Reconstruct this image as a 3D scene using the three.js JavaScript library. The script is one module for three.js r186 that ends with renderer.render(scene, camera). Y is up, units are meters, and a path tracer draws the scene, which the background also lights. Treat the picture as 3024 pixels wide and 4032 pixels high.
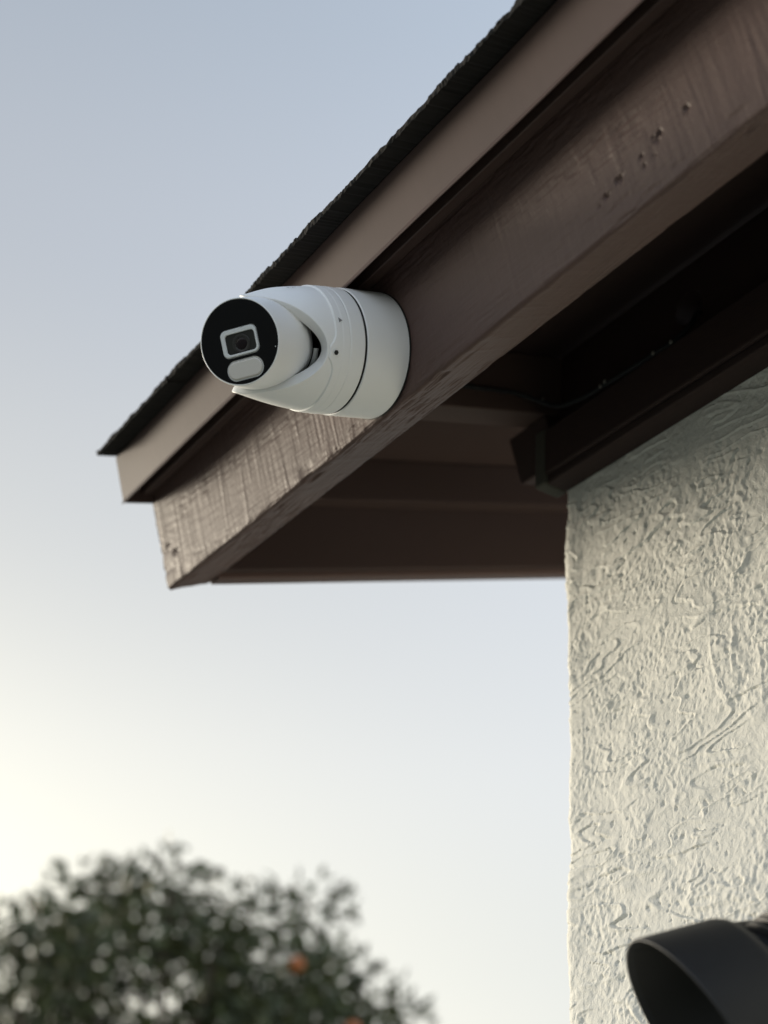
import * as THREE from 'three';
import { mergeGeometries } from 'three/addons/utils/BufferGeometryUtils.js';
import { RoundedBoxGeometry } from 'three/addons/geometries/RoundedBoxGeometry.js';
import { ImprovedNoise } from 'three/addons/math/ImprovedNoise.js';

// ---------------------------------------------------------------- camera, sky, sun, exposure
const EAVE = 2.35;                                     // height of the lower edge of the fascia above the ground
const scene = new THREE.Scene();
const camera = new THREE.PerspectiveCamera(41.1, 0.75, 0.05, 900);
const LOOK = new THREE.Vector3(-0.73865, 0.50475, -0.44679), CAMUP = new THREE.Vector3(0.38999, 0.86061, 0.32751);
camera.position.set(1.27838, EAVE - 0.67033, 0.50287);
camera.up.copy(CAMUP);
camera.lookAt(camera.position.clone().add(LOOK));
camera.focus = 1.13;
camera.userData.fStop = 3.4;
scene.add(camera);

const renderer = new THREE.WebGLRenderer({ antialias: true });
renderer.toneMapping = THREE.LinearToneMapping;
renderer.toneMappingExposure = 1.25;
renderer.shadowMap.enabled = true;

const RAD = Math.PI / 180;
const FWD = new THREE.Vector3(LOOK.x, 0, LOOK.z).normalize(), LEFT = new THREE.Vector3(FWD.z, 0, -FWD.x);
const SUN_AZ = 50 * RAD, SUN_EL = 6 * RAD;              // low sun, a little left of the frame, behind the horizon haze
const SUN = new THREE.Vector3().addScaledVector(FWD, Math.cos(SUN_AZ) * Math.cos(SUN_EL)).addScaledVector(LEFT, Math.sin(SUN_AZ) * Math.cos(SUN_EL)); SUN.y = Math.sin(SUN_EL);

function ramp(stops, x) {
  if (x <= stops[0][0]) return stops[0][1];
  for (let i = 1; i < stops.length; i++) if (x <= stops[i][0]) {
    const [a, ca] = stops[i - 1], [b, cb] = stops[i]; let t = (x - a) / (b - a); t = t * t * (3 - 2 * t) * 0.5 + t * 0.5;
    return ca.map((v, k) => v + (cb[k] - v) * t);
  }
  return stops[stops.length - 1][1];
}
function skyColor(el, daz) {                            // degrees
  let c = ramp([[-90, [0.2, 0.19, 0.17]], [-3, [0.3, 0.28, 0.25]], [0, [0.44, 0.42, 0.385]], [12, [0.41, 0.42, 0.42]], [20, [0.445, 0.457, 0.47]], [30, [0.425, 0.444, 0.468]], [40, [0.373, 0.403, 0.449]], [52, [0.306, 0.35, 0.41]], [70, [0.26, 0.31, 0.385]], [90, [0.25, 0.30, 0.375]]], el);
  const away = 0.5 - 0.5 * Math.cos(daz * RAD), k = 1 + 1.2 * away;
  const g = 1.3 * Math.exp(-((daz / 44) ** 2) - ((el - 3) / 17) ** 2), w = el > -3 ? 1 : 0;
  return [c[0] * k * (1 - 0.13 * away) + g * w, c[1] * k * (1 - 0.03 * away) + g * 0.92 * w, c[2] * k * (1 + 0.09 * away) + g * 0.64 * w];
}
{
  const W = 1024, H = 512, data = new Float32Array(W * H * 4);
  const sunAz = Math.atan2(SUN.z, SUN.x);
  for (let j = 0; j < H; j++) for (let i = 0; i < W; i++) {
    const el = ((j + 0.5) / H - 0.5) * 180, az = ((i + 0.5) / W - 0.5) * 2 * Math.PI;
    let d = az - sunAz; d = Math.atan2(Math.sin(d), Math.cos(d));
    const c = skyColor(el, d / RAD), o = (j * W + i) * 4;
    data[o] = c[0]; data[o + 1] = c[1]; data[o + 2] = c[2]; data[o + 3] = 1;
  }
  const tex = new THREE.DataTexture(data, W, H, THREE.RGBAFormat, THREE.FloatType);
  tex.mapping = THREE.EquirectangularReflectionMapping; tex.magFilter = tex.minFilter = THREE.LinearFilter; tex.needsUpdate = true;
  scene.background = tex; scene.environment = tex;
}
const sun = new THREE.DirectionalLight(new THREE.Color().setRGB(1, 0.89, 0.72), 2.7);
sun.position.copy(SUN).multiplyScalar(30).add(new THREE.Vector3(0, EAVE, 0)); sun.target.position.set(0.5, EAVE, 0);
sun.castShadow = true; sun.shadow.radius = 22; sun.shadow.mapSize.set(2048, 2048);
Object.assign(sun.shadow.camera, { left: -6, right: 6, top: 5, bottom: -4, near: 0.5, far: 80 });
scene.add(sun, sun.target);

// ---------------------------------------------------------------- helpers
let seed = 20240611;
const rnd = () => { seed = (seed * 1664525 + 1013904223) >>> 0; return seed / 4294967296; };
const rr = (a, b) => a + (b - a) * rnd();
const noise = new ImprovedNoise(), N = (x, y, z = 0.5) => noise.noise(x + 100.3, y + 57.7, z + 31.1);
const fbm = (x, y, z, o = 4) => { let s = 0, a = 0.5, f = 1; for (let i = 0; i < o; i++) { s += a * N(x * f, y * f, z + i * 7.3); a *= 0.5; f *= 2.03; } return s; };
const sstep = (a, b, x) => { const t = Math.min(Math.max((x - a) / (b - a), 0), 1); return t * t * (3 - 2 * t); };
const V = (x, y, z) => new THREE.Vector3(x, y, z);
const names = {};
function numbered(n) { names[n] = (names[n] ?? -1) + 1; return names[n] ? `${n}_${String(names[n]).padStart(3, '0')}` : n; }
function mesh(name, geo, mat, parent) { const m = new THREE.Mesh(geo, mat); m.name = parent === scene ? numbered(name) : name; m.castShadow = m.receiveShadow = true; parent.add(m); return m; }
function thing(name, label, category, group) { const g = new THREE.Group(); g.name = numbered(name); g.userData = { label, category }; if (group) g.userData.group = group; scene.add(g); return g; }
function tag(o, label, category) { o.userData.label = label; o.userData.category = category; return o; }
function gridGeo(nu, nv, f, closedU = false) {           // f(u 0..1, v 0..1) -> [x,y,z]
  const p = new Float32Array((nu + 1) * (nv + 1) * 3), uv = new Float32Array((nu + 1) * (nv + 1) * 2), idx = [];
  for (let j = 0, k = 0; j <= nv; j++) for (let i = 0; i <= nu; i++, k++) {
    const q = f(i / nu, j / nv); p[k * 3] = q[0]; p[k * 3 + 1] = q[1]; p[k * 3 + 2] = q[2];
    uv[k * 2] = q[3] ?? i / nu; uv[k * 2 + 1] = q[4] ?? j / nv;
    if (i < nu && j < nv) { const a = k, b = k + 1, c = k + nu + 1, d = c + 1; idx.push(a, b, d, a, d, c); }
  }
  const g = new THREE.BufferGeometry();
  g.setAttribute('position', new THREE.BufferAttribute(p, 3)); g.setAttribute('uv', new THREE.BufferAttribute(uv, 2)); g.setIndex(idx); g.computeVertexNormals();
  if (closedU) { const n = g.attributes.normal, t = V(0, 0, 0); for (let j = 0; j <= nv; j++) { const a = j * (nu + 1), b = a + nu; t.set(n.getX(a) + n.getX(b), n.getY(a) + n.getY(b), n.getZ(a) + n.getZ(b)).normalize(); n.setXYZ(a, t.x, t.y, t.z); n.setXYZ(b, t.x, t.y, t.z); } }
  return g;
}
function box(x0, x1, y0, y1, z0, z1, r = 0.0015) { const g = new RoundedBoxGeometry(x1 - x0, y1 - y0, z1 - z0, 1, Math.min(r, (x1 - x0) / 3, (y1 - y0) / 3, (z1 - z0) / 3)); g.translate((x0 + x1) / 2, (y0 + y1) / 2, (z0 + z1) / 2); return g; }
function plain(gs) { return mergeGeometries(gs.map((g) => { const q = g.index ? g.toNonIndexed() : g; for (const k of Object.keys(q.attributes)) if (!['position', 'normal', 'uv'].includes(k)) q.deleteAttribute(k); return q; })); }
function texture(w, h, f, srgb = false) {
  const d = new Uint8Array(w * h * 4);
  for (let j = 0; j < h; j++) for (let i = 0; i < w; i++) { const c = f(i / w, j / h), o = (j * w + i) * 4; const a = Array.isArray(c) ? c : [c, c, c]; for (let k = 0; k < 3; k++) d[o + k] = Math.min(255, Math.max(0, a[k] * 255)); d[o + 3] = 255; }
  const t = new THREE.DataTexture(d, w, h); t.wrapS = t.wrapT = THREE.RepeatWrapping; t.magFilter = THREE.LinearFilter; t.minFilter = THREE.LinearMipmapLinearFilter; t.generateMipmaps = true; if (srgb) t.colorSpace = THREE.SRGBColorSpace; t.needsUpdate = true; return t;
}
const lin = (r, g, b) => new THREE.Color().setRGB(r, g, b);
const std = (c, roughness, more = {}) => new THREE.MeshStandardMaterial({ color: lin(...c), roughness, side: THREE.DoubleSide, ...more });
// tileable noise for small textures
const tn = (u, v, fu, fv, z) => { const a = u * 2 * Math.PI, R = fu / (2 * Math.PI); return N(Math.cos(a) * R + 5, Math.sin(a) * R + z * 3.1, v * fv + z); };

// ---------------------------------------------------------------- materials
const grainTex = texture(1024, 256, (u, v) => 0.5 + 0.32 * fbm(u * 24, v * 170, 3, 3) + 0.22 * fbm(u * 190, v * 26, 9, 2));
const paintTone = texture(512, 256, (u, v) => { const t = 0.93 + 0.14 * fbm(u * 9, v * 7, 2, 4) + 0.08 * fbm(u * 90, v * 60, 8, 2); return [t, t * 0.995, t * 0.99]; });
const fineTex = texture(512, 512, (u, v) => 0.5 + 0.5 * fbm(u * 60, v * 60, 4, 3));
const gritTex = texture(1024, 1024, (u, v) => 0.5 + 0.45 * fbm(u * 130, v * 130, 14, 3) + 0.2 * fbm(u * 420, v * 420, 19, 1));
const rubTex = texture(512, 512, (u, v) => 0.9 + 0.2 * fbm(u * 30, v * 30, 6, 4));
const M = {
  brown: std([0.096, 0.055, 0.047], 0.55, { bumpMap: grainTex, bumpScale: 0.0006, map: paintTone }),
  trim: std([0.086, 0.053, 0.046], 0.56, { bumpMap: fineTex, bumpScale: 0.0001, map: paintTone }),
  rafter: std([0.036, 0.0185, 0.0155], 0.8, { bumpMap: grainTex, bumpScale: 0.0006 }),  // under-eave wood: same brown paint, with the shade darkened into its colour
  rafterLit: std([0.075, 0.045, 0.037], 0.75, { bumpMap: grainTex, bumpScale: 0.0006 }),  // same paint in a lighter tone, standing in for the first rafter's lit underside
  dark: std([0.036, 0.0185, 0.0155], 0.85, { bumpMap: grainTex, bumpScale: 0.0008 }),  // roof sheet and lookout: brown wood with eave shade put into the colour
  paleWood: std([0.075, 0.072, 0.056], 0.75, { bumpMap: grainTex, bumpScale: 0.0008 }),  // wood tone paler and greener than the other boards
  shingle: std([0.045, 0.043, 0.038], 0.95),
  stucco: std([0.78, 0.765, 0.70], 0.72, { bumpMap: gritTex, bumpScale: 0.0007 }),
  stuccoFar: std([0.78, 0.765, 0.70], 0.75, { bumpMap: fineTex, bumpScale: 0.002 }),
  white: std([0.85, 0.86, 0.87], 0.42, { bumpMap: fineTex, bumpScale: 0.00003 }),
  gasket: std([0.012, 0.012, 0.012], 0.7),
  face: new THREE.MeshPhysicalMaterial({ color: lin(0.005, 0.005, 0.006), roughness: 0.2, specularIntensity: 0.35, side: THREE.DoubleSide }),
  bezel: std([0.68, 0.71, 0.73], 0.35),
  lensPane: std([0.014, 0.014, 0.013], 0.3),
  lensRing: std([0.022, 0.021, 0.021], 0.35),
  lensGlass: new THREE.MeshPhysicalMaterial({ color: lin(0.01, 0.006, 0.008), roughness: 0.05, specularIntensity: 0.5 }),
  diffuser: new THREE.MeshPhysicalMaterial({ color: lin(0.62, 0.6, 0.57), roughness: 0.5, clearcoat: 0.4, clearcoatRoughness: 0.2 }),
  print: std([0.22, 0.22, 0.23], 0.6),
  steel: std([0.12, 0.11, 0.1], 0.35, { metalness: 0.8 }),
  cable: std([0.008, 0.008, 0.01], 0.75),
  clip: std([0.2, 0.19, 0.17], 0.4),
  mesh: std([0.05, 0.06, 0.06], 0.5, { metalness: 0.5 }),
  lamp: std([0.011, 0.012, 0.014], 0.55, { bumpMap: fineTex, bumpScale: 0.00008, map: rubTex }),
  lampIn: std([0.006, 0.006, 0.006], 0.6),
  glassLamp: std([0.03, 0.03, 0.035], 0.15),
  leafA: std([0.054, 0.066, 0.014], 0.55), leafB: std([0.038, 0.044, 0.011], 0.6),
  bark: std([0.09, 0.07, 0.05], 0.9), orange: std([0.33, 0.1, 0.022], 0.5),
  ground: std([0.27, 0.26, 0.245], 0.95),
};

// ---------------------------------------------------------------- ground
{
  const g = new THREE.PlaneGeometry(800, 800, 8, 8); g.rotateX(-Math.PI / 2);
  const t = texture(512, 512, (u, v) => { const k = 0.8 + 0.5 * fbm(u * 40, v * 40, 1, 5); return [k * 0.95, k, k * 0.85]; }); t.repeat.set(120, 120);
  M.ground.map = t; const m = mesh('ground', g, M.ground, scene); m.userData.kind = 'structure';
}

// ---------------------------------------------------------------- house
const TH = 19.7744 * RAD, CS = Math.cos(TH), SN = Math.sin(TH);
const slope = (o) => { o.rotation.x = TH; return o; };   // local y = square to the roof (u), local z = out of the fascia (n)
const WX = 0.339, WZ = -0.28, WT = EAVE + 0.082;           // wall corner and wall top
const house = thing('house', 'stucco house corner with brown wooden eave, rafters and shingled roof edge', 'house');
house.position.set(0, EAVE, 0);
const hp = (name, geo, mat, parent = house) => mesh(name, geo, mat, parent);

// stucco: trowelled plates, pits and broken ridges, a height in metres
function stuccoHeight(a, b) {
  const wx = a + 0.006 * fbm(a * 24, b * 24, 11, 3), wy = b + 0.006 * fbm(a * 24, b * 24, 17, 3);
  const rough = 0.45 + 0.75 * sstep(-0.15, 0.2, fbm(wx * 18, wy * 14, 1, 2));
  const peel = 0.0015 * fbm(wx * 175, wy * 140, 5, 2) * rough + 0.0006 * fbm(a * 330, b * 260, 13, 2) * rough;
  const pits = -0.0012 * sstep(0.22, 0.36, fbm(wx * 150, wy * 135, 8, 2)) * sstep(-0.2, 0.1, N(a * 17, b * 17, 9));
  const l = fbm(wx * 6 + 3, wy * 21, 21, 3) * 5.2 + 8.43, saw = l - Math.floor(l), on = sstep(-0.08, 0.1, fbm(a * 17, b * 15, 30, 2) + 0.12);   // broken trowel ledges
  const ledge = (0.0014 * (saw < 0.9 ? Math.pow(saw / 0.9, 5) : (1 - saw) / 0.1) - 0.0012 * Math.exp(-(((saw - 0.02) / 0.05) ** 2)) * sstep(-0.1, 0.2, N(a * 120, b * 120, 33))) * on;
  const drip = 0.0008 * Math.pow(Math.max(0, 1 - Math.abs(N(wx * 24, wy * 5, 41)) * 9), 2) * sstep(0.2, 0.4, N(a * 12, b * 6, 44));
  const patch = 0.0007 * sstep(-0.03, 0.06, fbm(wx * 13, wy * 11, 71, 3));
  const dab = 0.0007 * sstep(-0.02, 0.12, fbm(wx * 30, wy * 24, 51, 3)) * sstep(0.05, 0.25, N(a * 9, b * 9, 47));
  return peel + pits + ledge + drip + dab + patch + 0.003 * N(a * 7, b * 6, 2);
}
{
  // close part of the wall, wrapped round its corner: real relief
  const R = 0.013, arc = R * Math.PI / 2, s0 = -0.07, s1 = 0.62, y0 = -0.72, y1 = WT - EAVE;
  const nS = 760, nY = 860;
  const g = gridGeo(nS, nY, (u, v) => {
    const s = s0 + (s1 - s0) * u, y = y0 + (y1 - y0) * v; let x, z, nx, nz;
    if (s < -arc / 2) { x = WX; z = WZ - R + (s + arc / 2); nx = -1; nz = 0; }
    else if (s < arc / 2) { const t = (s + arc / 2) / R; nx = -Math.cos(t); nz = Math.sin(t); x = WX + R + R * nx; z = WZ - R + R * nz; }
    else { x = WX + R + (s - arc / 2); z = WZ; nx = 0; nz = 1; }
    const e = Math.min(sstep(0, 0.02, u), sstep(1, 0.99, u)), q = Math.abs(s) < 0.025 ? 0.85 : 1;
    const h = (stuccoHeight(s, y) - 0.0012) * q * (0.999) + 0.0055 * (1 - sstep(0, 0.035, Math.abs(s))) * fbm(y * 20, 4, 6, 3);
    const top = v > 0.985 ? 0.006 * fbm(s * 45, 2, 9, 3) * sstep(0.985, 1, v) : 0;
    return [x + nx * h * e, y + top, z + nz * h * e, s / 0.2, y / 0.2];
  });
  hp('wall', g, M.stucco);
  // rest of the walls, with thickness, out of the frame
  const xe = WX + 0.013 + 0.62 - 0.0102, far = [];
  far.push(box(xe, 6, -EAVE, y1, WZ - 0.15, WZ, 0.002));
  far.push(box(WX, xe, -EAVE, y0, WZ - 0.15, WZ, 0.002));
  far.push(box(WX + 0.012, xe, y0, y1 - 0.01, WZ - 0.15, WZ - 0.012, 0.002));
  far.push(box(WX, WX + 0.15, -EAVE, y0, -6, WZ - 0.15, 0.002));
  const sh = new THREE.Shape(); const zb = WZ - 0.0828; sh.moveTo(6, y0); sh.lineTo(-zb, y0); sh.lineTo(-zb, 0.085); sh.lineTo(3.2, 1.10); sh.lineTo(6, 0.09); sh.closePath();
  const gg = new THREE.ExtrudeGeometry(sh, { depth: 0.15, bevelEnabled: false }); gg.rotateY(Math.PI / 2); gg.translate(WX, 0, 0); far.push(gg);
  hp('wall', plain(far), M.stuccoFar);
}
const eave = (name, geo, mat, parent = house) => { geo.rotateX(TH); return mesh(name, geo, mat, parent); };

// fascia board: saw marks across the grain, cracks along it, chipped end and edge
{
  const T = 0.052, top = 0.144, rad = 0.004, L0 = 0, L1 = 2.6;
  const path = [];                                         // [u, n, normal u, normal n, along]
  const nF = 96, nB = 40;
  for (let i = 0; i <= nF; i++) path.push([top - (top - rad) * i / nF, 0, 0, 1]);
  for (let i = 1; i <= 6; i++) { const a = i / 6 * Math.PI / 2; path.push([rad - rad * Math.sin(a), -rad + rad * Math.cos(a), -Math.sin(a), Math.cos(a)]); }
  for (let i = 1; i <= nB; i++) { const t = i / nB; path.push([0.007 * t, -rad - (T - rad) * t, -1, 0]); }
  path.push([top, -T, 0, -1]);
  const knots = [[0.7476, 0.0324, 0.0045], [0.7338, 0.0272, 0.0025], [0.7265, 0.0250, 0.002], [0.791, 0.0388, 0.005], [0.7834, 0.0278, 0.002], [0.7716, 0.026, 0.0022], [0.7717, 0.0344, 0.0018], [0.8184, 0.0405, 0.003], [0.0335, 0.034, 0.006], [0.02, 0.046, 0.004]];
  const relief = (x, s) => {                               // s: distance along the path
    const saw = 0.00037 * fbm(x * 230 + 0.7 * N(s * 12, x * 6), s * 7, 3, 2) * (0.35 + 1.1 * sstep(-0.25, 0.35, N(x * 6, s * 14, 4)));
    const ridge = 0.00026 * sstep(0.2, 0.5, N(x * 120 + 0.6 * N(s * 14, x * 4, 6), s * 12, 12));
    const grain = 0.00062 * fbm(x * 28, s * 430, 7, 2);
    const crack = -0.0007 * sstep(0.15, 0.35, N(x * 34, s * 560, 15)) * sstep(0.0, 0.3, N(x * 7, s * 26, 18));
    let k = 0; for (const [kx, ks, kr] of knots) { const d = Math.hypot((x - kx) / 1.6, (0.144 - s) - ks) / kr; if (d < 1.5) k -= 0.0022 * sstep(1, 0.3, d + 0.5 * N(x * 300, s * 300, 2)) * sstep(-0.1, 0.2, N(x * 260, s * 420, 5) + 0.12); }
    return saw + ridge + grain + crack + k;
  };
  const nx = 1300, ss = []; let acc = 0; path.forEach((p, i) => { if (i) acc += Math.hypot(p[0] - path[i - 1][0], p[1] - path[i - 1][1]); ss.push(acc); });
  const xAt = (t) => L0 + (t < 0.85 ? t / 0.85 * 1.45 : 1.45 + (t - 0.85) / 0.15 * (L1 - 1.45));
  const pos = [], uv = [], idx = [];
  for (let j = 0; j < path.length; j++) for (let i = 0; i <= nx; i++) {
    const [u, n, nu, nn] = path[j], s = ss[j]; let x = xAt(i / nx);
    const h = j === path.length - 1 ? 0 : relief(x, s);
    const edge = Math.abs(s - 0.142) < 0.012 ? 0.0016 * fbm(x * 26, 3, 3, 3) - 0.0016 * sstep(0.2, 0.5, N(x * 31, 7, 1)) : 0;
    const bite = j > 60 && x < 0.02 ? 0.004 * fbm(s * 120, 3, 8, 3) + 0.003 * fbm(s * 40, 8, 8, 2) : 0;
    if (i === 0) x += j < path.length - 1 ? 0.0085 * fbm(s * 110, 1, 2, 3) + 0.0025 : 0;
    pos.push(x, u + nu * (h + edge) - bite * 0.3 * (nu < -0.5 ? 1 : 0), n + nn * (h + edge * 0.5) - Math.max(0, bite) * (nn > 0.5 ? 1 : 0)); uv.push(x / 0.5, s / 0.2);
    if (i < nx && j < path.length - 1) { const a = j * (nx + 1) + i, b = a + 1, c = a + nx + 1, d = c + 1; idx.push(a, c, b, b, c, d); }
  }
  const g = new THREE.BufferGeometry(); g.setAttribute('position', new THREE.Float32BufferAttribute(pos, 3)); g.setAttribute('uv', new THREE.Float32BufferAttribute(uv, 2)); g.setIndex(idx); g.computeVertexNormals();
  const end = box(0.0025, 0.012, 0.012, top - 0.002, -T + 0.002, -0.004, 0.001);
  eave('fascia_board', plain([g, end]), M.brown);
}
// trim above it: a strip and a folded drip edge with a flared lip
eave('trim_board', box(0.0045, 2.6, 0.1125, 0.142, 0.0004, 0.0135, 0.0015), M.trim);
eave('drip_edge_cap', box(0.0008, 0.0042, 0.1035, 0.157, -0.003, 0.0342, 0.0005), M.trim);
{
  const pr = [[0.1606, -0.06], [0.1606, 0.0337], [0.1600, 0.0350], [0.1588, 0.0356], [0.1075, 0.0356], [0.1045, 0.0368], [0.1028, 0.0385], [0.1022, 0.0382], [0.1035, 0.0358], [0.1062, 0.0343], [0.1582, 0.0343], [0.1592, 0.0333], [0.1594, -0.06]];
  const g = gridGeo(200, pr.length - 1, (u, v) => { const p = pr[Math.round(v * (pr.length - 1))], x = 2.6 * u; return [x, p[0] + 0.0006 * N(x * 5, 1, 1), p[1] + 0.0008 * N(x * 7, 4, 2), x / 0.5, v * 0.4]; });
  eave('drip_edge', g.toNonIndexed(), M.trim);
  house.children[house.children.length - 1].geometry.computeVertexNormals();
}
// roof sheet with shingles
const roofMesh = (() => {
  const g = plain([box(0.002, 6, 0.1441, 0.1575, -3.4, 0.031, 0.001)]);
  const r = eave('roof', g, M.dark);
  // far slope
  const b = box(0.002, 6, -0.007, 0.0065, 0, 3.4, 0.001); b.rotateX(-TH); b.translate(0, 0.15 * CS + 3.4 * SN, -3.4 * CS - 0.1); r.geometry = plain([r.geometry, b]);
  return r;
})();
{
  // eave course: each shingle its own piece with a rough granular edge
  const make = (w, k) => {
    const n = 44, d = 0.12, th = 0.005;
    const ring = [[0, 0.0], [0.0016, 0.0], [th - 0.0016, 0.0], [th, -0.0012], [th, -0.012], [th + 0.001, -d], [0.0003, -d], [0, -0.012]];
    const g = gridGeo(n, ring.length, (u, v) => {
      const p = ring[Math.round(v * ring.length) % ring.length], x = 0.0002 + (w - 0.0004) * u, front = p[1] > -0.02 ? 1 : 0;
      const up = p[0] > 0.001 ? 1 : 0;
      const rough = 0.0024 * fbm(x * 110, k * 9 + p[0] * 90, 3, 3) * up * front + 0.0014 * sstep(0, 0.25, N(x * 26, k * 5, 2)) * up;
      return [x, p[0] + rough + 0.0011 * N(x * 320, p[0] * 800, k), p[1] + front * (0.0022 * fbm(x * 60, k * 3, p[0] * 150, 3) + 0.0012 * N(x * 400, p[0] * 900, k + 3))];
    });
    const flat = g.toNonIndexed(); flat.computeVertexNormals(); return flat;
  };
  const variants = []; for (let k = 0; k < 8; k++) variants.push([0.055 + 0.075 * rnd(), k]);
  const geos = variants.map(([w, k]) => { const g = make(w, k); g.rotateX(TH); return [w, g]; });
  const mats = [[0.011, 0.0092, 0.008], [0.0102, 0.0088, 0.0078], [0.0125, 0.0105, 0.009], [0.0105, 0.009, 0.008]].map((c) => std(c, 0.95));
  for (let course = 0; course < 2; course++) {
    let x = course ? -0.05 : -0.001, i = course * 3;
    while (x < 2.4) {
      const [w, g] = geos[(i * 5 + (i >> 1)) % 8], m = mesh('shingle', g, mats[(i * 3 + course) % 4], roofMesh);
      const u = 0.1612 + (course ? 0.0052 : 0) + (rnd() - 0.5) * 0.0012, n = 0.0578 - (course ? 0.008 : 0) + (rnd() - 0.5) * 0.0012, sx = course && x < 0 ? 0 : x;
      m.position.set(sx, u * CS - n * SN, u * SN + n * CS); x = sx + w; i++;
    }
  }
  const sheet = []; for (let k = 1; k < 30; k++) { const n1 = 0.05 - k * 0.1; const b = box(0, 6, 0.168, 0.172, n1 - 0.13, n1, 0.001); b.rotateX(0); sheet.push(b); }
  const rest = plain(sheet); rest.rotateX(TH); const m = mesh('shingle_courses', rest, M.shingle, roofMesh); m.userData.kind = 'stuff';
}
// barge board along the gable, a dark board added behind it as shade, nailer above, rafters, blocking, beam on the wall
{
  const bw = (x0, x1, u0, u1, n0, n1) => box(x0, x1, u0, u1, n0, n1, 0.002);
  const barge = bw(0.003, 0.024, 0.004, 0.1435, -3.3, -0.0525); eave('barge_board', barge, M.brown); eave('shaded_nailer', bw(0.0242, 0.036, 0.0095, 0.0998, -3.3, -0.0525), M.rafter);  // dark inner board added to paint the shaded inside of the barge board
  eave('shaded_nailer', bw(0.0362, 0.06, 0.088, 0.1435, -3.3, -0.0525), M.rafter);
  for (const x of [0.3, 0.82, 1.34, 1.86]) eave('rafter', bw(x, x + 0.036, 0.0712, 0.1436, -0.6, -0.0525), x < 0.5 ? M.rafterLit : M.rafter);
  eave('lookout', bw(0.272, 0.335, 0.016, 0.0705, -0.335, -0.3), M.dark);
  // upright blocking between the rafters, with a drilled vent hole
  const blk = (x0, x1, holeX) => {
    const s = new THREE.Shape(); s.moveTo(x0, 0.105); s.lineTo(x1, 0.105); s.lineTo(x1, 0.252); s.lineTo(x0, 0.252); s.closePath();
    if (holeX) { const h = new THREE.Path(); h.absarc(holeX, 0.2, 0.0185, 0, Math.PI * 2); s.holes.push(h); }
    const g = new THREE.ExtrudeGeometry(s, { depth: 0.03, bevelEnabled: false, curveSegments: 32 }); g.translate(0, 0, -0.31); return g;
  };
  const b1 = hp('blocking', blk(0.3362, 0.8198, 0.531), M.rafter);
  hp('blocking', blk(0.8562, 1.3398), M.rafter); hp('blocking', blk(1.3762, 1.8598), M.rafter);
  const wires = []; for (let i = -6; i <= 6; i++) { const d = i * 0.003, l = Math.sqrt(Math.max(0, 0.0196 ** 2 - d * d)); if (l < 0.001) continue; const a = new THREE.CylinderGeometry(0.0003, 0.0003, 2 * l, 5); a.translate(0.531 + d, 0.2, -0.303); const b = new THREE.CylinderGeometry(0.0003, 0.0003, 2 * l, 5); b.rotateZ(Math.PI / 2); b.translate(0.531, 0.2 + d, -0.3035); wires.push(a, b); }
  hp('vent_screen', plain(wires), M.mesh, b1);
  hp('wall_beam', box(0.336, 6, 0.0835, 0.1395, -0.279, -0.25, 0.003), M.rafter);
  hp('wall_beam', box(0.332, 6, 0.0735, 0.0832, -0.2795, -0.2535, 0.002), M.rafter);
  hp('beam_end', box(0.331, 0.3475, 0.0722, 0.141, -0.2797, -0.2485, 0.003), M.paleWood).userData.label = 'pale beam end';
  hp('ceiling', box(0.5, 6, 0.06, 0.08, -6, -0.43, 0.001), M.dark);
}
// ---------------------------------------------------------------- cable with clips
{
  const cable = thing('cable', 'thin black cable clipped along the top of the wall beam', 'cable'); cable.position.set(0, EAVE, 0);
  const P = (x, u, n) => V(x, u * CS - n * SN, u * SN + n * CS);
  const pts = [P(0.34, 0.11, -0.06), P(0.339, 0.098, -0.14), P(0.3395, 0.093, -0.216), P(0.3395, 0.092, -0.25), P(0.340, 0.0905, -0.262), V(0.352, 0.168, -0.2485), V(0.376, 0.152, -0.247), V(0.398, 0.146, -0.247), V(0.415, 0.1435, -0.248), V(0.44, 0.143, -0.249), V(0.475, 0.142, -0.25), V(0.51, 0.1425, -0.252), V(0.535, 0.144, -0.254), V(0.548, 0.158, -0.262), V(0.546, 0.18, -0.275), V(0.541, 0.192, -0.295), V(0.54, 0.195, -0.34)];
  mesh('sheath', new THREE.TubeGeometry(new THREE.CatmullRomCurve3(pts), 160, 0.0026, 8), M.cable, cable);
  for (const [x, y, z] of [[0.345, 0.1775, -0.2475], [0.437, 0.1425, -0.2465], [0.4435, 0.1445, -0.2465], [0.51, 0.1418, -0.2493], [0.535, 0.1398, -0.2485]]) { const c = new THREE.SphereGeometry(0.0019, 10, 8); c.scale(1, 1.3, 0.8); const m = mesh('clip', c, M.clip, cable); m.position.set(x, y, z); }
}

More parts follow.
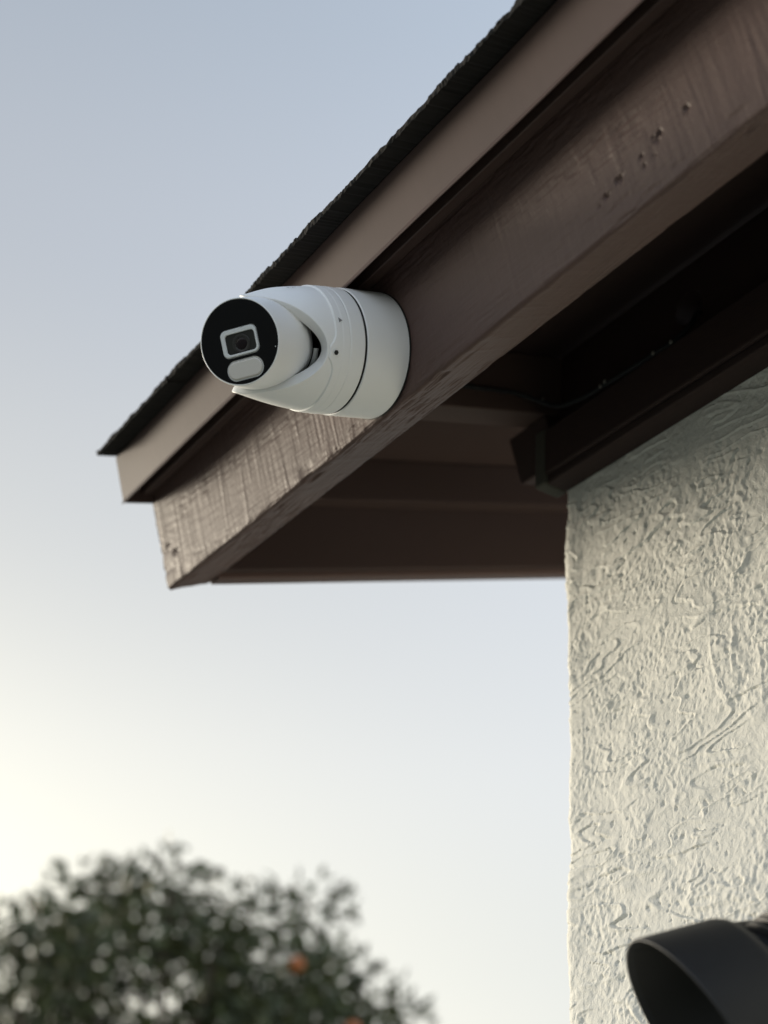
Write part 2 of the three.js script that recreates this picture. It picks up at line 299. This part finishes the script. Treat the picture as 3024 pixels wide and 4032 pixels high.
// ---------------------------------------------------------------- security camera
{
  const K = 0.7, cam = thing('security_camera', 'white turret security camera with black round face mounted on the brown fascia', 'security camera');
  const s0 = 0.6272 * K, t0 = 0.0814 * K;
  cam.position.set(s0, EAVE + t0 * CS, t0 * SN); cam.rotation.x = TH;   // local z = out of the fascia
  const lathe = (pts, seg = 128) => { const g = new THREE.LatheGeometry(pts.map(([r, h]) => new THREE.Vector2(Math.max(r, 0.00001), h)), seg); g.rotateX(Math.PI / 2); return g; };  // axis +y -> +z
  const k = (a) => a.map(([r, h]) => [r * K, h * K]);
  mesh('mount_box', lathe(k([[0, 0.001], [0.0785, 0.001], [0.0792, 0.002], [0.0786, 0.0615], [0.078, 0.0628], [0.0765, 0.0632], [0, 0.0632]])), M.white, cam);
  mesh('base_seal', lathe(k([[0.06, 0.0002], [0.0800, 0.0002], [0.0800, 0.0022], [0.06, 0.0022]])), M.gasket, cam);
  mesh('gasket', lathe(k([[0.05, 0.0622], [0.0769, 0.0622], [0.0769, 0.0655], [0.05, 0.0655]])), M.gasket, cam);
  const e0 = Math.atan2(-0.5177, 0.8556);                   // direction towards which the eye is turned
  const prof = (h) => { const T = [[0.064, 0.0776], [0.100, 0.0776], [0.112, 0.0770], [0.13, 0.0748], [0.15, 0.0714], [0.165, 0.0680], [0.18, 0.0640], [0.19, 0.0612], [0.2, 0.0582]]; for (let i = 1; i < T.length; i++) if (h <= T[i][0]) { const t = (h - T[i - 1][0]) / (T[i][0] - T[i - 1][0]); return T[i - 1][1] + (T[i][1] - T[i - 1][1]) * t; } return 0.0582; };
  const smooth = (h) => (prof(h - 0.004) + prof(h) + prof(h + 0.004) + prof(h - 0.008) + prof(h + 0.008)) / 5;
  const edge = (f) => { const s = Math.abs(Math.sin(f)); return 0.1175 + (Math.sin(f) < 0 ? 0.076 : 0.0775) * s * s; };
  const wrap = (a) => Math.atan2(Math.sin(a), Math.cos(a));
  const ridgeH = (f) => Math.min(0.1065 + 0.0105 * (Math.exp(-((wrap(f + 0.02) / 0.17) ** 2)) + Math.exp(-((wrap(f - Math.PI + 0.02) / 0.17) ** 2))), edge(f) - 0.0032);
  const shell = gridGeo(420, 200, (u, v) => {
    const f = u * Math.PI * 2, he = edge(f), hr = ridgeH(f); let h, r;
    if (v < 0.72) {                                         // outer face
      const t = v / 0.72; h = t < 0.35 ? 0.0658 + (hr - 0.002 - 0.0658) * (t / 0.35) : t < 0.55 ? hr - 0.002 + 0.004 * ((t - 0.35) / 0.2) : hr + 0.002 + (he - 0.0022 - hr - 0.002) * ((t - 0.55) / 0.45);
      r = smooth(h) - 0.0018 * sstep(hr - 0.0007, hr + 0.0009, h);
      r -= 0.0007 * Math.exp(-(((h - 0.087) / 0.0006) ** 2)) + 0.0004 * sstep(0.087, 0.0875, h) + 0.0003 * sstep(0.097, 0.0975, h);
      if (h < 0.0672) r -= (0.0672 - h) * 0.7;
    } else if (v < 0.8) { const t = (v - 0.72) / 0.08, a = t * Math.PI / 2; h = he - 0.0022 + 0.0022 * Math.sin(a); r = smooth(he - 0.002) - 0.0018 - 0.0016 * (1 - Math.cos(a)); }
    else {                                                  // broad lip: bright chamfer, a step, then the inside
      const s = Math.abs(Math.sin(f)), c2 = 1 - s * s, r0 = smooth(he - 0.002) - 0.0034, w1 = 0.0042 + 0.0066 * c2, w2 = 0.0008 + 0.0098 * c2;
      if (v < 0.86) { const t = (v - 0.8) / 0.06; r = r0 - w1 * t; h = he - (0.0012 + 0.0022 * c2) * t; }
      else if (v < 0.92) { const t = (v - 0.86) / 0.06; r = r0 - w1 - w2 * t; h = he - 0.0012 - 0.0022 * c2 - (0.001 + 0.0015 * c2) * t; }
      else { const t = (v - 0.92) / 0.08, ra = r0 - w1 - w2, hb = he - 0.0022 - 0.0037 * c2; h = hb - (hb - 0.096) * t; r = ra + (0.0632 - ra) * sstep(0.1, 0.5, t); }
    }
    r -= (Math.sin(f) > 0 ? 0.0033 : 0.0014) * Math.sin(f) * sstep(0.15, 0.2, h);
    const a = f + e0; return [Math.cos(a) * r * K, Math.sin(a) * r * K, h * K, u * 3, v];
  }, true);
  const housing = mesh('housing', shell, M.white, cam);
  mesh('inner_cup', lathe(k([[0.0625, 0.1005], [0.06, 0.0985], [0, 0.0985]])), M.gasket, cam);
  // pale retaining ring seen in the gap beside the eye
  { const g = gridGeo(50, 12, (u, v) => { const f = e0 - 1.15 + 1.2 * u, a = v * 2 * Math.PI, q = 0.0026; const hh = 0.1088 + 0.0034 * Math.cos(a), r = 0.0362 + q * Math.sin(a); return [Math.cos(f) * r * K, Math.sin(f) * r * K, hh * K]; }); mesh('retaining_ring', g, M.white, cam); }
  // screw, arrow print, brand print
  const onShell = (phi, h, lift) => { const a = phi + e0, r = (smooth(h) - (h > ridgeH(phi) ? 0.0018 : 0) - 0.0006) * K + lift, dr = (smooth(h + 0.002) - smooth(h - 0.002)) / 0.004; const o = new THREE.Object3D(); o.position.set(Math.cos(a) * r, Math.sin(a) * r, h * K); const nrm = V(Math.cos(a), Math.sin(a), -dr).normalize(), zax = nrm, yax = V(Math.cos(a) * dr, Math.sin(a) * dr, 1).normalize(), xax = V(0, 0, 0).crossVectors(yax, zax); o.quaternion.setFromRotationMatrix(new THREE.Matrix4().makeBasis(xax, yax, zax)); return o; };
  const place = (m, phi, h, lift) => { const o = onShell(phi, h, lift); m.position.copy(o.position); m.quaternion.copy(o.quaternion); return m; };
  { const scr = place(mesh('screw', lathe([[0.0028, 0.0000], [0.0028, 0.0004], [0.0022, 0.0005], [0.0019, -0.0002], [0.0019, 0.0000]], 32), M.white, cam), -0.015, 0.1072, 0.0002);
    mesh('screw_socket', lathe([[0, 0.0001], [0.0017, 0.0001], [0.0022, 0.00055], [0.0021, 0.0006]], 6), M.steel, scr);
    mesh('screw_socket', new THREE.CircleGeometry(0.0017, 24).translate(0, 0, 0.0004), M.gasket, scr); }
  { const s = new THREE.Shape(); s.moveTo(-0.0023, 0.0015); s.lineTo(0.0023, 0.0015); s.lineTo(0, -0.0021); s.closePath(); place(mesh('arrow_mark', new THREE.ExtrudeGeometry(s, { depth: 0.00005, bevelEnabled: false }), M.print, cam), 0.5, 0.0995, 0.00022); }
  { const dashes = []; for (const [x, y, w, hh] of [[-0.004, 0.0002, 0.003, 0.0006], [-0.0012, -0.0001, 0.0008, 0.0016], [0.0004, 0.0003, 0.0018, 0.0004], [0.003, 0, 0.001, 0.0014], [0.0042, 0.0002, 0.001, 0.0006]]) dashes.push(box(x, x + w, y, y + hh, 0, 0.00006, 0.00002)); const m = place(mesh('print_mark', plain(dashes), M.print, cam), 1.36, 0.138, 0.0007); m.rotateZ(Math.PI * 0.52); }
  { const g = new THREE.TorusGeometry(0.0042, 0.00045, 8, 32); const m = place(mesh('vent_plug', g, M.white, cam), -1.42, 0.152, -0.0013); }

  // eye: ball, barrel and face
  const n = V(0.4686, -0.2831, 0.8368).normalize(), rt = V(0.8699, -0.1019, -0.4826).addScaledVector(n, -V(0.8699, -0.1019, -0.4826).dot(n)).normalize(), upv = V(0, 0, 0).crossVectors(n, rt); rt.addScaledVector(upv, -0.05).normalize(); upv.crossVectors(n, rt);
  const eyeGeo = lathe(k([[0, -0.0535], [0.02, -0.0497], [0.036, -0.0398], [0.0465, -0.0265], [0.0515, -0.0145], [0.0525, -0.006], [0.0528, -0.0035], [0.0537, -0.003], [0.0541, 0.002], [0.0539, 0.03], [0.0535, 0.044], [0.053, 0.046], [0.0503, 0.0735], [0.0498, 0.0748], [0.0489, 0.0752], [0.0484, 0.0742], [0.0482, 0.0738], [0, 0.0738]]), 160);
  const eye = mesh('eye_ball', eyeGeo, M.white, cam);
  eye.position.set(0, 0, 0.1538 * K); eye.quaternion.setFromRotationMatrix(new THREE.Matrix4().makeBasis(rt, upv, n));
  const F = 0.0740 * K;
  const rrect = (x0, x1, y0, y1, r, S = THREE.Shape) => { const s = new S(); s.moveTo(x0 + r, y0); s.lineTo(x1 - r, y0); s.absarc(x1 - r, y0 + r, r, -Math.PI / 2, 0); s.lineTo(x1, y1 - r); s.absarc(x1 - r, y1 - r, r, 0, Math.PI / 2); s.lineTo(x0 + r, y1); s.absarc(x0 + r, y1 - r, r, Math.PI / 2, Math.PI); s.lineTo(x0, y0 + r); s.absarc(x0 + r, y0 + r, r, Math.PI, Math.PI * 1.5); return s; };
  const rk = (x0, x1, y0, y1, r, S) => rrect(x0 * K, x1 * K, y0 * K, y1 * K, r * K, S);
  { const s = new THREE.Shape(); s.absarc(0, 0, 0.0484 * K, 0, Math.PI * 2); s.holes.push(rk(-0.0232, 0.0241, -0.0165, 0.0165, 0.0075, THREE.Path)); s.holes.push(rk(-0.0229, 0.0241, -0.0436, -0.0197, 0.0118, THREE.Path));
    const g = new THREE.ExtrudeGeometry(s, { depth: 0.0012, bevelEnabled: true, bevelThickness: 0.0003, bevelSize: 0.0003, bevelOffset: -0.0003, bevelSegments: 2, curveSegments: 48 }); g.translate(0, 0, F - 0.0006); mesh('face_plate', g, M.face, eye); }
  { const s = rk(-0.0222, 0.0231, -0.0155, 0.0155, 0.0066); s.holes.push(rk(-0.0172, 0.0207, -0.0128, 0.0104, 0.0045, THREE.Path));
    const g = new THREE.ExtrudeGeometry(s, { depth: 0.0011, bevelEnabled: true, bevelThickness: 0.0006, bevelSize: 0.0005, bevelOffset: -0.0005, bevelSegments: 3, curveSegments: 16 }); g.translate(0, 0, F); mesh('lens_frame', g, M.bezel, eye); }
  { const g = new THREE.ShapeGeometry(rk(-0.0178, 0.0212, -0.0134, 0.011, 0.005)); g.translate(0, 0, F + 0.0003); mesh('lens_window', g, M.lensPane, eye);
    const lr = mesh('lens_ring', lathe([[0.0052, 0], [0.0056, 0.0005], [0.0074, 0.0006], [0.0078, 0.0002], [0.0078, 0]], 64), M.lensRing, eye); lr.position.set(0.0014, -0.0018, F + 0.0004);
    const l = new THREE.SphereGeometry(0.0062, 32, 16, 0, Math.PI * 2, 0, 0.95); l.rotateX(Math.PI / 2); l.translate(0, 0, -0.0058 * 0.75); l.scale(0.95, 0.95, 0.35); const lm = mesh('lens', l, M.lensGlass, eye); lm.position.set(0.0014, -0.0018, F + 0.0006); }
  { const g = new THREE.ExtrudeGeometry(rk(-0.0214, 0.0226, -0.0421, -0.0212, 0.0103), { depth: 0.0008, bevelEnabled: true, bevelThickness: 0.0016, bevelSize: 0.0016, bevelOffset: -0.0016, bevelSegments: 5, curveSegments: 24 }); g.translate(0, 0, F - 0.001); mesh('light_window', g, M.diffuser, eye); }
  { const g = new THREE.SphereGeometry(0.00045, 10, 8); const m = mesh('sensor_dot', g, M.bezel, eye); m.position.set(0.0432 * K, -0.0158 * K, F + 0.0009); }
}

// ---------------------------------------------------------------- floodlight, lower right
{
  const lamp = thing('floodlight', 'black cone shaped floodlight on the white stucco wall at bottom right', 'floodlight');
  const G = 0.85 / 0.7, c = V(0.7438, EAVE - 0.5376, -0.0302).sub(camera.position).multiplyScalar(G).add(camera.position), ax = V(-0.3956, -0.5784, 0.7129).normalize();
  lamp.position.copy(c); lamp.scale.setScalar(G); lamp.quaternion.setFromUnitVectors(V(0, 0, 1), ax);      // local +z = beam direction, opening at z = 0
  const lathe = (pts, seg = 96) => { const g = new THREE.LatheGeometry(pts.map(([r, h]) => new THREE.Vector2(Math.max(r, 0.00001), h)), seg); g.rotateX(Math.PI / 2); return g; };
  const hood = mesh('hood', lathe([[0.0537, 0.0002], [0.0547, 0.0004], [0.0549, -0.001], [0.0434, -0.0405], [0.0424, -0.043], [0.0406, -0.0458], [0.037, -0.0475], [0.026, -0.049], [0.026, -0.0478], [0.038, -0.0455], [0.0418, -0.041], [0.0537, 0.0002]]), M.lamp, lamp);
  mesh('reflector', lathe([[0.0526, -0.0035], [0.041, -0.0418], [0.03, -0.0442], [0, -0.0445]]), M.lampIn, lamp);
  mesh('bulb', lathe([[0, -0.026], [0.016, -0.0275], [0.029, -0.033], [0.033, -0.038], [0.03, -0.044]]), M.glassLamp, lamp);
  const sock = mesh('socket', lathe([[0.0275, -0.0492], [0.0275, -0.055], [0.0245, -0.058], [0.0245, -0.074], [0.02, -0.078], [0, -0.078]]), M.lamp, lamp);
  for (let i = 0; i < 3; i++) { const g = lathe([[0.0246, -0.0585 - i * 0.0055], [0.0305, -0.0588 - i * 0.0055], [0.0305, -0.0612 - i * 0.0055], [0.0246, -0.0615 - i * 0.0055]]); mesh('cooling_fin', g, M.lamp, sock); }
  // arm and wall plate, mostly outside the frame
  const inv = lamp.quaternion.clone().invert(), loc = (x, y, z) => V(x, y, z).sub(c).applyQuaternion(inv).divideScalar(G);
  const arm = (pts, r) => mesh('bracket_arm', new THREE.TubeGeometry(new THREE.CatmullRomCurve3(pts.map(([x, y, z]) => loc(x, EAVE + y, z))), 40, r, 16), M.lamp, lamp);
  arm([[0.622, -0.4475, -0.165], [0.6254, -0.4435, -0.1857], [0.6364, -0.434, -0.228], [0.650, -0.430, -0.268]], 0.0105);
  arm([[0.626, -0.4665, -0.175], [0.6248, -0.4625, -0.1941], [0.641, -0.4525, -0.23], [0.652, -0.445, -0.268]], 0.0085);
  const p = mesh('wall_plate', lathe([[0, 0], [0.042, 0], [0.042, 0.008], [0.037, 0.013], [0, 0.013]]), M.lamp, lamp); p.position.copy(loc(0.672, EAVE - 0.447, -0.2785)); p.quaternion.copy(inv);
}

// ---------------------------------------------------------------- orange tree
{
  const base = V(-6.69, 0, -3.04), tree = thing('orange_tree', 'dark round orange tree with ripe fruit against the bright dusk sky', 'tree'); tree.position.copy(base);
  const cy = 2.57, RX = 1.6, RY = 1.36;
  const limb = (a, b, r0, r1) => new THREE.TubeGeometry(new THREE.CatmullRomCurve3([a, a.clone().lerp(b, 0.5).add(V(rr(-0.06, 0.06), 0.04, rr(-0.06, 0.06))), b]), 8, (r0 + r1) / 2, 7);
  const wood = []; { const t = new THREE.CylinderGeometry(0.09, 0.14, 1.4, 12); t.translate(0, 0.7, 0); wood.push(t); }
  const clumps = [];
  for (let i = 0; i < 230; i++) {
    const d = V(rr(-1, 1), rr(-1, 1), rr(-1, 1)); if (d.lengthSq() > 1 || d.lengthSq() < 0.02) { i--; continue; }
    d.normalize(); const bump = 1 + 0.035 * N(d.x * 2.3, d.y * 2.3, d.z * 2.3) * 2; const flat = Math.hypot(d.x, d.z), box = Math.pow(Math.pow(flat, 2.7) + Math.pow(Math.abs(d.y), 2.7), -1 / 2.7), rad = Math.pow(rnd(), 0.42) * bump * box * 0.93;
    clumps.push([V(d.x * RX * rad, cy + d.y * RY * rad, d.z * RX * rad), rr(0.15, 0.28)]);
  }
  { const tc = camera.position.clone().sub(base); tc.y = 0; tc.normalize(); const sd = V(tc.z, 0, -tc.x); for (let i = 0; i <= 22; i++) { const a = Math.PI * (i / 22), q = rr(0.8, 0.9), c = Math.cos(a), w = Math.sin(a), bx = Math.pow(Math.pow(Math.abs(c), 2.7) + Math.pow(w, 2.7), -1 / 2.7); clumps.push([sd.clone().multiplyScalar(c * RX * q * bx).addScaledVector(tc, rr(-0.5, 0.5)).add(V(0, cy + w * RY * q * bx, 0)), rr(0.2, 0.27)]); } }
  for (let i = 0; i < 60; i++) wood.push(limb(V(0, 1.3 + rr(0, 0.5), 0), clumps[i * 3][0], 0.03, 0.012));
  mesh('trunk', plain(wood), M.bark, tree);
  const leaf = (pos, idx, at, dir, len) => {
    const side = V(rr(-1, 1), rr(-1, 1), rr(-1, 1)).cross(dir).normalize(), up = V(0, 0, 0).crossVectors(dir, side), w = len * 0.24, k = pos.length / 3;
    const m = at.clone().addScaledVector(dir, len * 0.5).addScaledVector(up, -len * 0.08), l = m.clone().addScaledVector(side, w).addScaledVector(up, len * 0.06), r = m.clone().addScaledVector(side, -w).addScaledVector(up, len * 0.06), e = at.clone().addScaledVector(dir, len).addScaledVector(up, -len * 0.1);
    pos.push(at.x, at.y, at.z, l.x, l.y, l.z, m.x, m.y, m.z, r.x, r.y, r.z, e.x, e.y, e.z); idx.push(k, k + 1, k + 2, k, k + 2, k + 3, k + 1, k + 4, k + 2, k + 2, k + 4, k + 3);
  };
  const sets = [[[], []], [[], []]];
  for (const [c, r] of clumps) {
    const n = Math.round(105 * (r / 0.25) ** 2 * rr(0.7, 1.2));
    for (let i = 0; i < n; i++) {
      const d = V(rr(-1, 1), rr(-1, 1), rr(-1, 1)).normalize(), p = c.clone().addScaledVector(d, r * Math.pow(rnd(), 0.5));
      const out = d.clone().add(V(rr(-0.8, 0.8), rr(-0.9, 0.5), rr(-0.8, 0.8))).normalize(); const s = sets[rnd() < 0.5 ? 0 : 1]; leaf(s[0], s[1], p, out, rr(0.08, 0.115));
    }
  }
  for (let i = 0; i < 8; i++) {                            // young shoots that break the outline
    const d = V(rr(-1, 1), rr(-0.1, 1), rr(-1, 1)).normalize(), b = V(d.x * RX * 0.95, cy + d.y * RY * 0.95, d.z * RX * 0.95), L = rr(0.1, 0.26), g = d.clone().add(V(0, 0.8, 0)).normalize();
    for (let k = 0; k < 12; k++) { const s = sets[k % 2]; leaf(s[0], s[1], b.clone().addScaledVector(g, L * k / 11), g.clone().add(V(rr(-0.8, 0.8), rr(-0.4, 0.6), rr(-0.8, 0.8))).normalize(), rr(0.05, 0.09)); }
  }
  sets.forEach(([p, i], k) => { const g = new THREE.BufferGeometry(); g.setAttribute('position', new THREE.Float32BufferAttribute(p, 3)); g.setIndex(i); g.computeVertexNormals(); const m = mesh('crown', g, k ? M.leafA : M.leafB, tree); m.userData.kind = 'stuff'; });
  const toCam = camera.position.clone().sub(base); toCam.y = 0; toCam.normalize(); const sideV = V(-toCam.z, 0, toCam.x);
  for (const [sx, y, dz] of [[-0.66, 3.22, 1.36], [-0.98, 2.93, 1.36]]) { const m = mesh('orange', new THREE.SphereGeometry(0.042, 20, 14), M.orange, tree); m.position.copy(sideV).multiplyScalar(sx).addScaledVector(toCam, dz); m.position.y = y; }
}

renderer.render(scene, camera);
